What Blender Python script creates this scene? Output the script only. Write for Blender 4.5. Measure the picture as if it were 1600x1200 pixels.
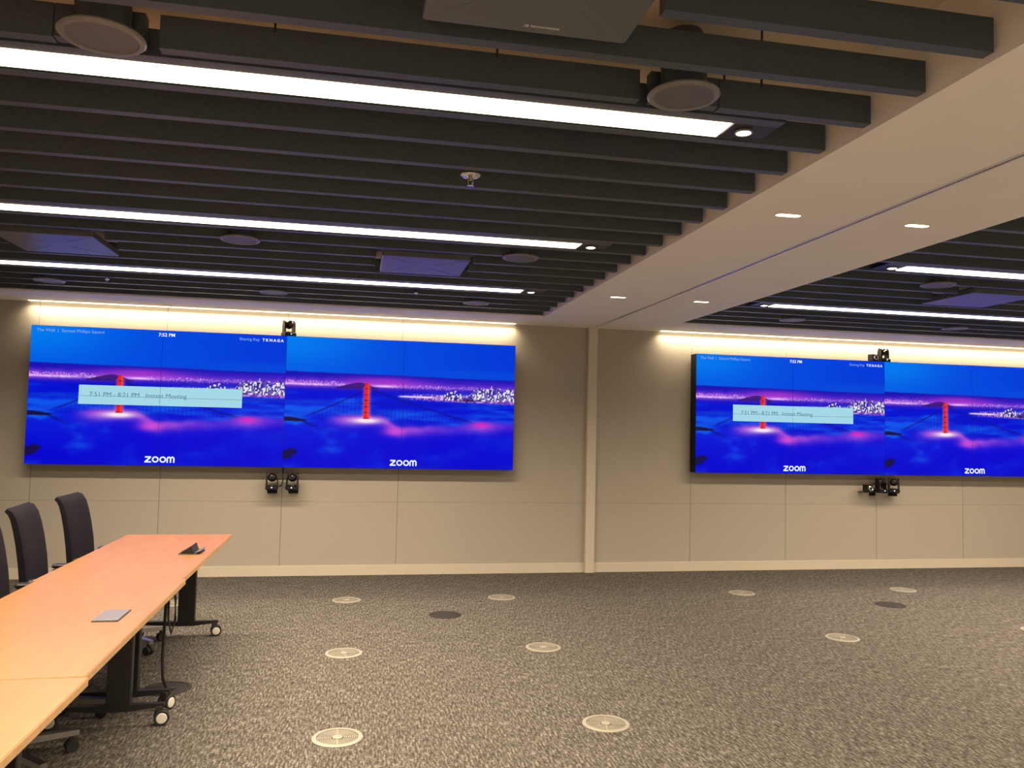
import bpy, math, random
import numpy as np
from mathutils import Matrix, Vector

# ------------------------------------------------------------------ scene, camera, world
for o in list(bpy.data.objects):
    bpy.data.objects.remove(o, do_unlink=True)
scene = bpy.context.scene
col = scene.collection
random.seed(7)

F_PX, YAW, PITCH, ROLL, CAM_H = 1249.8, 0.1938, 0.0560, 0.0229, 1.5834
_f = Vector((math.sin(YAW) * math.cos(PITCH), math.cos(YAW) * math.cos(PITCH), math.sin(PITCH)))
_r = Vector((math.cos(YAW), -math.sin(YAW), 0))
_u = _r.cross(_f)
_r2 = math.cos(ROLL) * _r + math.sin(ROLL) * _u
_u2 = -math.sin(ROLL) * _r + math.cos(ROLL) * _u
cam_data = bpy.data.cameras.new('camera')
cam_data.sensor_fit = 'HORIZONTAL'
cam_data.sensor_width = 36.0
cam_data.lens = F_PX / 1600.0 * 36.0
cam_data.clip_start = 0.05
cam = bpy.data.objects.new('camera', cam_data)
col.objects.link(cam)
cam.matrix_world = Matrix(((_r2.x, _u2.x, -_f.x, 0), (_r2.y, _u2.y, -_f.y, 0), (_r2.z, _u2.z, -_f.z, CAM_H), (0, 0, 0, 1)))
scene.camera = cam

world = bpy.data.worlds.new('world')
scene.world = world
world.use_nodes = True
world.node_tree.nodes['Background'].inputs[0].default_value = (0.02, 0.02, 0.022, 1)
world.node_tree.nodes['Background'].inputs[1].default_value = 0.3

vs = scene.view_settings
vs.view_transform = 'Standard'
vs.look = 'None'
vs.exposure = 0.0
vs.gamma = 1.0
vs.use_curve_mapping = False

STRIP_POWER = 5.0       # glow of the linear ceiling light diffusers
LAMP_W_PER_M = 37.0     # downward light of the linear fixtures
LAMP_SPREAD = 146.0
COVE_W_PER_M = 8.5
COVE_POWER = 10.0       # cove strips above the screens
SPOT_POWER = 12.0
SLOT_POWER = 6.0
SCREEN_POWER = 1.0
WARM = (1.0, 0.80, 0.56)

# ------------------------------------------------------------------ materials
MATS = {}


def srgb(c):
    return tuple((v / 12.92 if v <= 0.04045 else ((v + 0.055) / 1.055) ** 2.4) for v in c)


def new_mat(name):
    m = bpy.data.materials.new(name)
    m.use_nodes = True
    MATS[name] = m
    return m, m.node_tree, m.node_tree.nodes['Principled BSDF']


def plain(name, c, rough=0.5, metal=0.0, spec=0.5, coat=0.0, noise=0.0, nscale=40.0, bump=0.0, bscale=400.0):
    m, nt, b = new_mat(name)
    b.inputs['Base Color'].default_value = (*c, 1)
    b.inputs['Roughness'].default_value = rough
    b.inputs['Metallic'].default_value = metal
    b.inputs['Specular IOR Level'].default_value = spec
    b.inputs['Coat Weight'].default_value = coat
    tc = nt.nodes.new('ShaderNodeTexCoord')
    if noise > 0:
        n = nt.nodes.new('ShaderNodeTexNoise')
        n.inputs['Scale'].default_value = nscale
        n.inputs['Detail'].default_value = 4
        nt.links.new(tc.outputs['Object'], n.inputs['Vector'])
        r = nt.nodes.new('ShaderNodeValToRGB')
        r.color_ramp.elements[0].position = 0.3
        r.color_ramp.elements[1].position = 0.7
        r.color_ramp.elements[0].color = (*[v * (1 - noise) for v in c], 1)
        r.color_ramp.elements[1].color = (*[min(1, v * (1 + noise)) for v in c], 1)
        nt.links.new(n.outputs['Fac'], r.inputs['Fac'])
        nt.links.new(r.outputs['Color'], b.inputs['Base Color'])
    if bump > 0:
        n2 = nt.nodes.new('ShaderNodeTexNoise')
        n2.inputs['Scale'].default_value = bscale
        n2.inputs['Detail'].default_value = 2
        nt.links.new(tc.outputs['Object'], n2.inputs['Vector'])
        bp = nt.nodes.new('ShaderNodeBump')
        bp.inputs['Strength'].default_value = bump
        bp.inputs['Distance'].default_value = 0.002
        nt.links.new(n2.outputs['Fac'], bp.inputs['Height'])
        nt.links.new(bp.outputs['Normal'], b.inputs['Normal'])
    return m


def emis(name, c, power, base=0.8):
    m, nt, b = new_mat(name)
    b.inputs['Base Color'].default_value = (base, base, base, 1)
    if base < .1:
        b.inputs['Specular IOR Level'].default_value = 0.05
    b.inputs['Emission Color'].default_value = (*c, 1)
    b.inputs['Emission Strength'].default_value = power
    return m


plain('felt', (0.044, 0.060, 0.080), 0.40, spec=0.5, noise=0.15, nscale=60, bump=0.3, bscale=500)
plain('white_paint', (0.84, 0.82, 0.80), 0.7, noise=0.02, nscale=3, bump=0.05, bscale=300)
plain('deck_paint', (0.66, 0.55, 0.42), 0.85, noise=0.15, nscale=2.0)
plain('wall_paint', (0.58, 0.53, 0.46), 0.85, noise=0.03, nscale=3)
plain('trim_paint', (0.52, 0.475, 0.40), 0.55, noise=0.02, nscale=5)
plain('low_bounce_paint', (0.11, 0.105, 0.10), 0.8, noise=0.05, nscale=3)  # for the unseen left wall, kept dark to cut bounced light
plain('joint_dark', (0.10, 0.09, 0.08), 0.9, noise=0.05)
plain('black_metal', (0.012, 0.012, 0.013), 0.38, noise=0.1)
plain('black_plastic', (0.008, 0.0075, 0.010), 0.40, spec=0.35, noise=0.1)
plain('housing_black', (0.006, 0.006, 0.007), 0.6, spec=0.2, noise=0.1)
plain('rubber', (0.012, 0.012, 0.012), 0.7, noise=0.1)
plain('grille_dark', (0.10, 0.10, 0.105), 0.42, noise=0.15, nscale=900, bump=0.2, bscale=1500)
plain('rim_dark', (0.16, 0.16, 0.165), 0.35, noise=0.05)
plain('mic_face', (0.085, 0.10, 0.115), 0.30, noise=0.08, nscale=900)
plain('chair_fabric', (0.009, 0.0078, 0.0135), 0.9, spec=0.08, noise=0.2, nscale=300, bump=0.4, bscale=900)
plain('aluminium', (0.62, 0.61, 0.60), 0.28, metal=1.0, noise=0.04, nscale=30)
plain('track_metal', (0.75, 0.73, 0.70), 0.34, metal=0.6, noise=0.03)
plain('chrome', (0.80, 0.80, 0.82), 0.12, metal=1.0, noise=0.02)
plain('brass', (0.55, 0.42, 0.20), 0.3, metal=1.0, noise=0.05)
plain('cream_plastic', (0.225, 0.212, 0.175), 0.5, noise=0.03)
plain('floor_box_dark', (0.020, 0.017, 0.017), 0.65, spec=0.25, noise=0.15)
plain('lid_grey', (0.16, 0.16, 0.175), 0.35, metal=0.6, noise=0.05)
plain('white_print', (0.75, 0.75, 0.75), 0.5, noise=0.02)
plain('silver_paint', (0.62, 0.61, 0.58), 0.35, noise=0.03)
plain('lens_glass', (0.01, 0.01, 0.014), 0.06, noise=0.02)
plain('wood_edge', (0.42, 0.26, 0.12), 0.5, noise=0.12, nscale=40)
emis('strip_glow', WARM, STRIP_POWER)
emis('cove_glow', (1.0, 0.80, 0.50), COVE_POWER)
emis('spot_glow', (1.0, 0.86, 0.66), SPOT_POWER)
emis('slot_glow', (1.0, 0.86, 0.58), SLOT_POWER)
emis('text_white', (0.90, 0.97, 1.0), 1.0 * SCREEN_POWER, 0.01)
emis('text_pale', (0.30, 0.55, 1.0), 0.75 * SCREEN_POWER, 0.01)
emis('text_grey', (0.075, 0.16, 0.24), 1.0 * SCREEN_POWER, 0.01)
emis('notice_pale', (0.37, 0.68, 0.78), 1.0 * SCREEN_POWER, 0.01)
emis('led_green', (0.7, 0.9, 1.0), 1.5)


def screen_material():
    m, nt, b = new_mat('screen')
    at = nt.nodes.new('ShaderNodeAttribute')
    at.attribute_name = 'picture'
    b.inputs['Base Color'].default_value = (0.002, 0.002, 0.003, 1)
    b.inputs['Roughness'].default_value = 0.5
    b.inputs['Specular IOR Level'].default_value = 0.05
    nt.links.new(at.outputs['Color'], b.inputs['Emission Color'])
    b.inputs['Emission Strength'].default_value = SCREEN_POWER
    m.cycles.emission_sampling = 'NONE'


screen_material()


def fabric_wall():
    m, nt, b = new_mat('wall_fabric')
    tc = nt.nodes.new('ShaderNodeTexCoord')
    outs = []
    for sc in ((60, 60, 700), (700, 60, 60)):
        mp = nt.nodes.new('ShaderNodeMapping')
        mp.inputs['Scale'].default_value = sc
        nt.links.new(tc.outputs['Object'], mp.inputs['Vector'])
        n = nt.nodes.new('ShaderNodeTexNoise')
        n.inputs['Scale'].default_value = 1.0
        n.inputs['Detail'].default_value = 2
        nt.links.new(mp.outputs['Vector'], n.inputs['Vector'])
        outs.append(n)
    mx = nt.nodes.new('ShaderNodeMath')
    mx.operation = 'ADD'
    nt.links.new(outs[0].outputs['Fac'], mx.inputs[0])
    nt.links.new(outs[1].outputs['Fac'], mx.inputs[1])
    mul = nt.nodes.new('ShaderNodeMath')
    mul.operation = 'MULTIPLY'
    mul.inputs[1].default_value = 0.5
    nt.links.new(mx.outputs[0], mul.inputs[0])
    r = nt.nodes.new('ShaderNodeValToRGB')
    r.color_ramp.elements[0].position = 0.3
    r.color_ramp.elements[1].position = 0.7
    r.color_ramp.elements[0].color = (0.335, 0.308, 0.272, 1)
    r.color_ramp.elements[1].color = (0.405, 0.375, 0.332, 1)
    nt.links.new(mul.outputs[0], r.inputs['Fac'])
    nt.links.new(r.outputs['Color'], b.inputs['Base Color'])
    b.inputs['Roughness'].default_value = 0.9
    b.inputs['Specular IOR Level'].default_value = 0.2


fabric_wall()


def carpet():
    m, nt, b = new_mat('carpet')
    tc = nt.nodes.new('ShaderNodeTexCoord')

    def noise(scale, detail, rough=0.6):
        mp = nt.nodes.new('ShaderNodeMapping')
        mp.inputs['Scale'].default_value = scale
        nt.links.new(tc.outputs['Object'], mp.inputs['Vector'])
        n = nt.nodes.new('ShaderNodeTexNoise')
        n.inputs['Scale'].default_value = 1.0
        n.inputs['Detail'].default_value = detail
        n.inputs['Roughness'].default_value = rough
        nt.links.new(mp.outputs['Vector'], n.inputs['Vector'])
        return n
    a = noise((100, 17, 1), 3)
    c = noise((70, 75, 1), 2)
    d = noise((9, 5, 1), 3)

    def math2(op, x, y):
        k = nt.nodes.new('ShaderNodeMath')
        k.operation = op
        for i, v in enumerate((x, y)):
            if isinstance(v, float):
                k.inputs[i].default_value = v
            else:
                nt.links.new(v, k.inputs[i])
        return k.outputs[0]
    s = math2('ADD', math2('MULTIPLY', a.outputs['Fac'], 0.58), math2('MULTIPLY', c.outputs['Fac'], 0.34))
    s = math2('ADD', s, math2('MULTIPLY', d.outputs['Fac'], 0.08))
    r = nt.nodes.new('ShaderNodeValToRGB')
    e = r.color_ramp.elements
    e[0].position = 0.36
    e[0].color = (0.019, 0.0172, 0.0155, 1)
    e[1].position = 0.66
    e[1].color = (0.225, 0.209, 0.190, 1)
    k = r.color_ramp.elements.new(0.50)
    k.color = (0.071, 0.0648, 0.0578, 1)
    nt.links.new(s, r.inputs['Fac'])
    nt.links.new(r.outputs['Color'], b.inputs['Base Color'])
    b.inputs['Roughness'].default_value = 0.95
    b.inputs['Specular IOR Level'].default_value = 0.1
    bp = nt.nodes.new('ShaderNodeBump')
    bp.inputs['Strength'].default_value = 0.6
    bp.inputs['Distance'].default_value = 0.006
    nt.links.new(s, bp.inputs['Height'])
    nt.links.new(bp.outputs['Normal'], b.inputs['Normal'])


carpet()


def wood():
    m, nt, b = new_mat('table_wood')
    tc = nt.nodes.new('ShaderNodeTexCoord')
    mp = nt.nodes.new('ShaderNodeMapping')
    mp.inputs['Scale'].default_value = (14, 1.6, 1)
    nt.links.new(tc.outputs['Object'], mp.inputs['Vector'])
    n = nt.nodes.new('ShaderNodeTexNoise')
    n.inputs['Scale'].default_value = 1.5
    n.inputs['Detail'].default_value = 6
    n.inputs['Distortion'].default_value = 0.6
    nt.links.new(mp.outputs['Vector'], n.inputs['Vector'])
    r = nt.nodes.new('ShaderNodeValToRGB')
    e = r.color_ramp.elements
    e[0].position = 0.3
    e[0].color = (0.205, 0.085, 0.022, 1)
    e[1].position = 0.7
    e[1].color = (0.250, 0.108, 0.030, 1)
    nt.links.new(n.outputs['Fac'], r.inputs['Fac'])
    nt.links.new(r.outputs['Color'], b.inputs['Base Color'])
    b.inputs['Roughness'].default_value = 0.34
    b.inputs['Specular IOR Level'].default_value = 0.55


wood()

# ------------------------------------------------------------------ mesh helpers


class MB:
    def __init__(s):
        s.v, s.f = [], []

    def _add(s, vs_, fs):
        o = len(s.v)
        s.v += [tuple(p) for p in vs_]
        s.f += [tuple(i + o for i in f) for f in fs]
        return s

    def box(s, x0, x1, y0, y1, z0, z1):
        return s._add([(x0, y0, z0), (x1, y0, z0), (x1, y1, z0), (x0, y1, z0), (x0, y0, z1), (x1, y0, z1), (x1, y1, z1), (x0, y1, z1)],
                      [(0, 3, 2, 1), (4, 5, 6, 7), (0, 1, 5, 4), (1, 2, 6, 5), (2, 3, 7, 6), (3, 0, 4, 7)])

    def cbox(s, x0, x1, y0, y1, z0, z1, c):
        """box with chamfered vertical and horizontal edges (octagonal loops)"""
        def loop(i, z):
            a0, a1, b0, b1 = x0 + i, x1 - i, y0 + i, y1 - i
            return [(a0 + c, b0, z), (a1 - c, b0, z), (a1, b0 + c, z), (a1, b1 - c, z), (a1 - c, b1, z), (a0 + c, b1, z), (a0, b1 - c, z), (a0, b0 + c, z)]
        h = c * 0.6
        L = [loop(h, z0), loop(0, z0 + h), loop(0, z1 - h), loop(h, z1)]
        return s.loft(L)

    def loft(s, loops, cap=True, closed=True):
        n = len(loops[0])
        vs_, fs = [], []
        for lp in loops:
            vs_ += lp
        for k in range(len(loops) - 1):
            for i in range(n if closed else n - 1):
                j = (i + 1) % n
                fs.append((k * n + i, k * n + j, (k + 1) * n + j, (k + 1) * n + i))
        if cap:
            fs.append(tuple(reversed(range(n))))
            fs.append(tuple((len(loops) - 1) * n + i for i in range(n)))
        return s._add(vs_, fs)

    def lathe(s, prof, center=(0, 0, 0), axis='z', seg=32, cap=True):
        """prof: list of (radius, height)"""
        loops = []
        for r, h in prof:
            lp = []
            for i in range(seg):
                a = 2 * math.pi * i / seg
                p = (r * math.cos(a), r * math.sin(a), h)
                if axis == 'x':
                    p = (p[2], p[0], p[1])
                elif axis == 'y':
                    p = (p[1], p[2], p[0])
                lp.append((p[0] + center[0], p[1] + center[1], p[2] + center[2]))
            loops.append(lp)
        return s.loft(loops, cap)

    def tube(s, pts, r, seg=8):
        pts = [Vector(p) for p in pts]
        loops = []
        up = Vector((0, 0, 1))
        for k, p in enumerate(pts):
            t = (pts[min(k + 1, len(pts) - 1)] - pts[max(k - 1, 0)]).normalized()
            a = t.cross(up)
            if a.length < 1e-3:
                a = t.cross(Vector((1, 0, 0)))
            a.normalize()
            b = a.cross(t).normalized()
            rr = r[k] if isinstance(r, (list, tuple)) else r
            loops.append([tuple(p + a * rr * math.cos(2 * math.pi * i / seg) + b * rr * math.sin(2 * math.pi * i / seg)) for i in range(seg)])
        return s.loft(loops)

    def bar(s, p, q, w, h, taper=1.0):
        """rectangular bar from p to q, width w (horizontal) and height h"""
        p, q = Vector(p), Vector(q)
        t = (q - p).normalized()
        a = t.cross(Vector((0, 0, 1)))
        if a.length < 1e-3:
            a = Vector((1, 0, 0))
        a.normalize()
        b = a.cross(t).normalized()
        loops = []
        for c, k in ((p, 1.0), (q, taper)):
            loops.append([tuple(c + a * sx * w * k / 2 + b * sy * h * k / 2) for sx, sy in ((-1, -1), (1, -1), (1, 1), (-1, 1))])
        return s.loft(loops)

    def ribbon(s, pts, w, z=0.0):
        """flat stroke in the XZ plane (facing -Y) along a polyline, at y = z"""
        n = len(pts)
        L, R = [], []
        for k in range(n):
            a = Vector(pts[max(k - 1, 0)])
            b = Vector(pts[min(k + 1, n - 1)])
            t = (b - a).normalized()
            nx, nz = -t.y, t.x
            p = pts[k]
            L.append((p[0] + nx * w / 2, z, p[1] + nz * w / 2))
            R.append((p[0] - nx * w / 2, z, p[1] - nz * w / 2))
        fs = []
        for k in range(n - 1):
            fs.append((n + k, n + k + 1, k + 1, k))
        return s._add(L + R, fs)

    def mesh(s, name, mat, smooth=False):
        me = bpy.data.meshes.new(name)
        me.from_pydata(s.v, [], s.f)
        me.validate()
        me.update()
        import bmesh
        bm = bmesh.new()
        bm.from_mesh(me)
        bmesh.ops.recalc_face_normals(bm, faces=bm.faces)
        bm.to_mesh(me)
        bm.free()
        if mat:
            me.materials.append(MATS[mat])
        if smooth:
            for p in me.polygons:
                p.use_smooth = True
            try:
                me.set_sharp_from_angle(angle=math.radians(38))
            except Exception:
                pass
        return me

    def build(s, name, mat, parent=None, smooth=False, loc=None):
        me = s.mesh(name, mat, smooth)
        return link(name, me, parent, loc)


def link(name, data, parent=None, loc=None):
    o = bpy.data.objects.new(name, data)
    col.objects.link(o)
    if parent:
        o.parent = parent
    if loc:
        o.location = loc
    return o


def tag(o, label=None, cat=None, group=None, kind=None):
    if label:
        o['label'] = label
    if cat:
        o['category'] = cat
    if group:
        o['group'] = group
    if kind:
        o['kind'] = kind
    return o


def empty(name, loc=(0, 0, 0), rz=0.0):
    o = bpy.data.objects.new(name, None)
    o.empty_display_size = 0.1
    col.objects.link(o)
    o.location = loc
    o.rotation_euler = (0, 0, rz)
    return o


def copy_tree(o, parent=None, skip=()):
    c = o.copy()
    col.objects.link(c)
    c.parent = parent
    for ch in o.children:
        if ch.name.split('.')[0] not in skip:
            copy_tree(ch, c, skip)
    return c


def text_mesh(name, body, width, mat, parent, m4, bold=0.0, spacing=1.0):
    """flat lettering scaled to a width; m4 places its local XY plane"""
    cu = bpy.data.curves.new(name, 'FONT')
    cu.body = body
    cu.size = 1.0
    cu.space_character = spacing
    cu.offset = bold
    cu.align_x = 'LEFT'
    cu.resolution_u = 3
    tmp = bpy.data.objects.new('tmp_text', cu)
    col.objects.link(tmp)
    dg = bpy.context.evaluated_depsgraph_get()
    dg.update()
    me = bpy.data.meshes.new_from_object(tmp.evaluated_get(dg))
    bpy.data.objects.remove(tmp, do_unlink=True)
    xs = [v.co.x for v in me.vertices]
    x0, x1 = min(xs), max(xs)
    k = width / (x1 - x0)
    for v in me.vertices:
        v.co = m4 @ Vector(((v.co.x - x0) * k, v.co.y * k, 0))
    me.materials.clear()
    me.materials.append(MATS[mat])
    me.name = name
    return link(name, me, parent)


# ------------------------------------------------------------------ dimensions
Y_WALL = 8.726
Z_CEIL = 2.749
X_LEFT, X_RIGHT, Y_FRONT = -4.6, 10.4, -2.6
BX1, BX2 = 1.8945, 3.3868
X_SEAM = 2.643
SLAT_Z, SLAT_H, SLAT_T = 2.763, 0.108, 0.045
SLAT_Y0, SLAT_P = 2.053, 0.2965
DECK_Z = 3.05
STRIP_Y0, COVE_Y = 8.035, 8.650

# ------------------------------------------------------------------ floor and plain walls
tag(MB().box(X_LEFT - .1, X_RIGHT + .1, Y_FRONT - .1, Y_WALL + .1, -0.1, 0).build('floor', 'carpet'),
    'grey brown flecked loop carpet covering the whole floor', kind='structure')
tag(MB().box(X_LEFT - .12, X_LEFT, Y_FRONT, Y_WALL, 0, DECK_Z).build('wall_left', 'low_bounce_paint'), 'unseen side wall beyond the chairs, dark grey to cut bounced light', kind='structure')
tag(MB().box(X_RIGHT, X_RIGHT + .12, Y_FRONT, Y_WALL, 0, DECK_Z).build('wall_right', 'wall_paint'), 'plain beige side wall past the second pair of screens', kind='structure')
tag(MB().box(X_LEFT - .12, X_RIGHT + .12, Y_FRONT - .12, Y_FRONT, 0, DECK_Z).build('wall_front', 'wall_paint'), 'plain beige wall opposite the screens', kind='structure')

# back wall: substrate plus fabric panels
wb = MB().box(X_LEFT - .12, X_RIGHT + .12, Y_WALL + .004, Y_WALL + .14, 0, DECK_Z).build('wall_back', 'joint_dark')
tag(wb, 'screen wall clad in greige fabric panels', kind='structure')
PANEL_X = [(X_LEFT, -4.327), (-4.327, -3.122), (-3.122, -1.918), (-1.918, -0.715), (-0.715, 0.488), (0.488, 1.691), (1.691, 2.60),
           (2.66, 3.843), (3.843, 5.046), (5.046, 6.249), (6.249, 7.452), (7.452, 8.655), (8.655, 9.858), (9.858, X_RIGHT)]
ZJ = 0.770
for (a, b) in PANEL_X:
    g = 0.0022
    merge = (a == 0.488 or a == 1.691)
    a2 = a + (0 if a == 1.691 else g)
    b2 = b - (0 if a == 0.488 else g)
    MB().box(a2, b2, Y_WALL, Y_WALL + .02, 0.02, ZJ - .001).build('fabric_panel', 'wall_fabric', wb)
    MB().box(a2, b2, Y_WALL, Y_WALL + .02, ZJ + .001, 2.90).build('fabric_panel', 'wall_fabric', wb)
for n, (a, b) in enumerate(((X_LEFT, 2.577), (2.683, X_RIGHT))):
    tag(MB().box(a, b, Y_WALL - .012, Y_WALL + .002, 0, 0.100).box(a, b, Y_WALL - .010, Y_WALL + .002, 0.100, 0.106).build('baseboard_back', 'trim_paint'),
        ('cream baseboard under the screens beyond the table', 'cream baseboard under the screens past the wall post')[n], kind='structure')
tag(MB().cbox(2.577, 2.683, Y_WALL - .055, Y_WALL + .02, 0, Z_CEIL, 0.004).build('trim_1', 'trim_paint'), 'cream vertical post between the two screen walls', kind='structure')

# ------------------------------------------------------------------ ceiling: deck, slats, border, beam
ceil = MB().box(X_LEFT - .1, X_RIGHT + .1, Y_FRONT - .1, Y_WALL + .1, DECK_Z, DECK_Z + .1).build('ceiling', 'deck_paint')
tag(ceil, 'open ceiling of dark hanging slats below a tan deck', kind='structure')

MIC_L, MIC_W = 0.152, 0.610
CUTS = {}


def cut(rows, a, b):
    for r in rows:
        CUTS.setdefault(r, []).append((a, b))


cut((-1, 0), 0.105, 0.815)
for c in (0.459, -1.99, 5.12, 7.56):
    cut((12, 13), c - .345, c + .345)
cut((2,), -0.955, -0.645)
cut((2,), 0.958, 1.262)
cut((2,), 4.2, 4.5)
SPK11 = (-2.60, -0.758, 1.087, 4.36, 6.24)
SPK18 = (-2.593, -0.746, 1.094, 4.355, 6.25)
for c in SPK11:
    cut((11,), c - .128, c + .128)
for c in SPK18:
    cut((18,), c - .128, c + .128)
slat_cache = {}
for i in range(-15, 21):
    y = SLAT_Y0 + SLAT_P * i
    for (a, b) in ((X_LEFT + .02, 1.876), (3.405, X_RIGHT - .02)):
        segs = [(a, b)]
        for (c0, c1) in sorted(CUTS.get(i, [])):
            nxt = []
            for (p, q) in segs:
                if c1 <= p or c0 >= q:
                    nxt.append((p, q))
                else:
                    if c0 - p > .03:
                        nxt.append((p, c0))
                    if q - c1 > .03:
                        nxt.append((c1, q))
            segs = nxt
        for (p, q) in segs:
            key = (round(p, 3), round(q, 3))
            if key not in slat_cache:
                slat_cache[key] = MB().box(p, q, 0, SLAT_T, 0, SLAT_H).mesh('slat', 'felt')
            link('slat', slat_cache[key], ceil, (0, y, SLAT_Z))
# thin hanger rods seen between the first slats beside the beam
for (x, y) in ((1.36, 2.52), (-0.28, 2.52), (0.42, 2.52), (1.36, 2.81)):
    MB().tube([(x, y, DECK_Z), (x, y, SLAT_Z + .03)], 0.004, 6).build('hanger_rod', 'black_metal', ceil)
MB().tube([(1.13, 2.25, DECK_Z), (1.19, 2.23, 2.92), (1.22, 2.26, 2.88)], 0.004, 6).build('loose_wire', 'aluminium', ceil)

# white border along the screen wall, notched for the cove
COVES = ((-3.205, 1.722), (3.435, 9.05))
bd = MB().box(X_LEFT, X_RIGHT, STRIP_Y0, COVE_Y, Z_CEIL, Z_CEIL + .10)
edges = [X_LEFT, COVES[0][0], COVES[0][1], COVES[1][0], COVES[1][1], X_RIGHT]
for k in (0, 2, 4):
    bd.box(edges[k], edges[k + 1], COVE_Y, Y_WALL, Z_CEIL, Z_CEIL + .10)
for (a, b) in COVES:
    bd.box(a, b, COVE_Y, Y_WALL, Z_CEIL + .06, Z_CEIL + .10)
tag(bd.build('trim_2', 'white_paint'), 'white ceiling border between the slats and the screen wall', kind='structure')

beam = empty('beam', (X_SEAM, 3, Z_CEIL))
tag(beam, 'broad white soffit beam running across the ceiling to the wall post', kind='structure')
M_inv = Matrix.Translation((-X_SEAM, -3, -Z_CEIL))


def beam_part(mb, name, mat):
    mb.v = [(p[0] - X_SEAM, p[1] - 3, p[2] - Z_CEIL) for p in mb.v]
    return mb.build(name, mat, beam)


g = 0.008
tw = 0.012
beam_part(MB().box(BX1, X_SEAM - g - tw, Y_FRONT, STRIP_Y0 - .001, Z_CEIL, DECK_Z - .001), 'soffit_panel', 'white_paint')
beam_part(MB().box(X_SEAM + g + tw, BX2, Y_FRONT, STRIP_Y0 - .001, Z_CEIL, DECK_Z - .001), 'soffit_panel', 'white_paint')
beam_part(MB().box(X_SEAM - g - tw, X_SEAM - g, Y_FRONT, Y_WALL - .06, Z_CEIL - .003, Z_CEIL + .04), 'track_rail', 'track_metal')
beam_part(MB().box(X_SEAM + g, X_SEAM + g + tw, Y_FRONT, Y_WALL - .06, Z_CEIL - .003, Z_CEIL + .04), 'track_rail', 'track_metal')
beam_part(MB().box(X_SEAM - g - tw, X_SEAM + g + tw, Y_FRONT, STRIP_Y0 - .001, Z_CEIL + .042, Z_CEIL + .06), 'track_recess', 'black_metal')

# ------------------------------------------------------------------ ceiling fittings


def linear_light(x0, x1, yc, spot_side, label, gain=1.0):
    """spot_side: +1 puts the black end plate with a spot at x1, -1 at x0"""
    root = empty('linear_light', ((x0 + x1) / 2, yc, SLAT_Z))
    tag(root, label, 'ceiling light', 'linear ceiling lights between the slats')
    cx = (x0 + x1) / 2
    if spot_side > 0:
        s0, s1, p0, p1, sx = x0, x1, x1 + .012, x1 + .19, x1 + .083
    else:
        s0, s1, p0, p1, sx = x0, x1, x0 - .19, x0 - .012, x0 - .083
    h0, h1 = min(s0, p0), max(s1, p1)
    hb = MB()
    hb.box(h0 - cx, h1 - cx, -.104, -.0475, 0.004, .095)
    hb.box(h0 - cx, h1 - cx, .0995, .104, 0.004, .095)
    hb.box(h0 - cx, h1 - cx, -.0475, .0995, .03, .095)
    hb.build('housing', 'felt', root)
    MB().box(s0 - cx, s1 - cx, -.0465, .0985, 0.003, .029).build('diffuser', 'strip_glow', root)
    MB().box(p0 - cx, p1 - cx, -.0465, .0985, 0.006, .028).build('end_plate', 'black_plastic', root)
    sp = MB().lathe([(.036, .005), (.036, -.002), (.029, -.002), (.029, .004)], (sx - cx, .026, 0), seg=24).build('spot_ring', 'rim_dark', root, True)
    MB().lathe([(.0285, .004), (.0285, -.001), (.02, -.004)], (sx - cx, .026, 0), seg=24).build('spot_lens', 'spot_glow', sp, True)
    ld = bpy.data.lights.new('lamp', 'AREA')
    ld.shape = 'RECTANGLE'
    ld.size = x1 - x0 - .01
    ld.size_y = .14
    ld.energy = LAMP_W_PER_M * (x1 - x0) * gain * (1.0 if spot_side > 0 else 0.74)
    ld.spread = math.radians(LAMP_SPREAD)
    ld.color = WARM
    lo = bpy.data.objects.new('lamp', ld)
    col.objects.link(lo)
    lo.parent = root
    lo.location = (0, .026, .001)
    return root


LX = (-2.86, 1.380)
RX = (3.735, 9.3)
YL = [2.825, 4.893, 6.671]
linear_light(*LX, YL[0], 1, 'thickest glowing strip light, crossing the upper part beside a round speaker')
linear_light(*LX, YL[1], 1, 'glowing strip light just in front of the square ceiling panels, table side')
linear_light(*LX, YL[2], 1, 'glowing strip light closest to the screens on the table side of the beam')
linear_light(*RX, YL[1], -1, 'glowing strip light past the beam, the higher of the two there')
linear_light(*RX, YL[2], -1, 'glowing strip light past the beam, the lower one nearer the screens')
linear_light(*RX, YL[0], -1, 'strip light past the beam, hidden above its upper end')
for y, nm, gn in ((0.741, 'overhead, out of view', 1.3), (-1.04, 'behind the viewpoint, out of view', 2.8)):  # unseen rows added for the lighting, gain raised to brighten the near beam
    linear_light(*LX, y, 1, 'strip light ' + nm + ', table side of the beam', gn)
    linear_light(*RX, y, -1, 'strip light ' + nm + ', far side of the beam', gn)


def ceiling_speaker(x, y, label, box=None):
    root = empty('ceiling_speaker', (x, y, SLAT_Z))
    tag(root, label, 'speaker', 'round ceiling speakers')
    MB().lathe([(.100, .002), (.124, .002), (.126, -.004), (.120, -.010), (.106, -.011), (.103, -.007)], seg=40, cap=False).build('rim', 'rim_dark', root, True)
    MB().lathe([(.104, .0), (.104, -.0072), (.06, -.0085), (.001, -.009)], seg=40).build('grille', 'grille_dark', root, True)
    MB().lathe([(.080, .003), (.080, .18), (.065, .22), (.03, .23)], seg=28).build('back_can', 'felt', root, True)
    if box:
        MB().box(box[0] - x, box[1] - x, box[2] - y, box[3] - y, 0.003, SLAT_H).build('mounting_box', 'felt', root)
    return root


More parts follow.
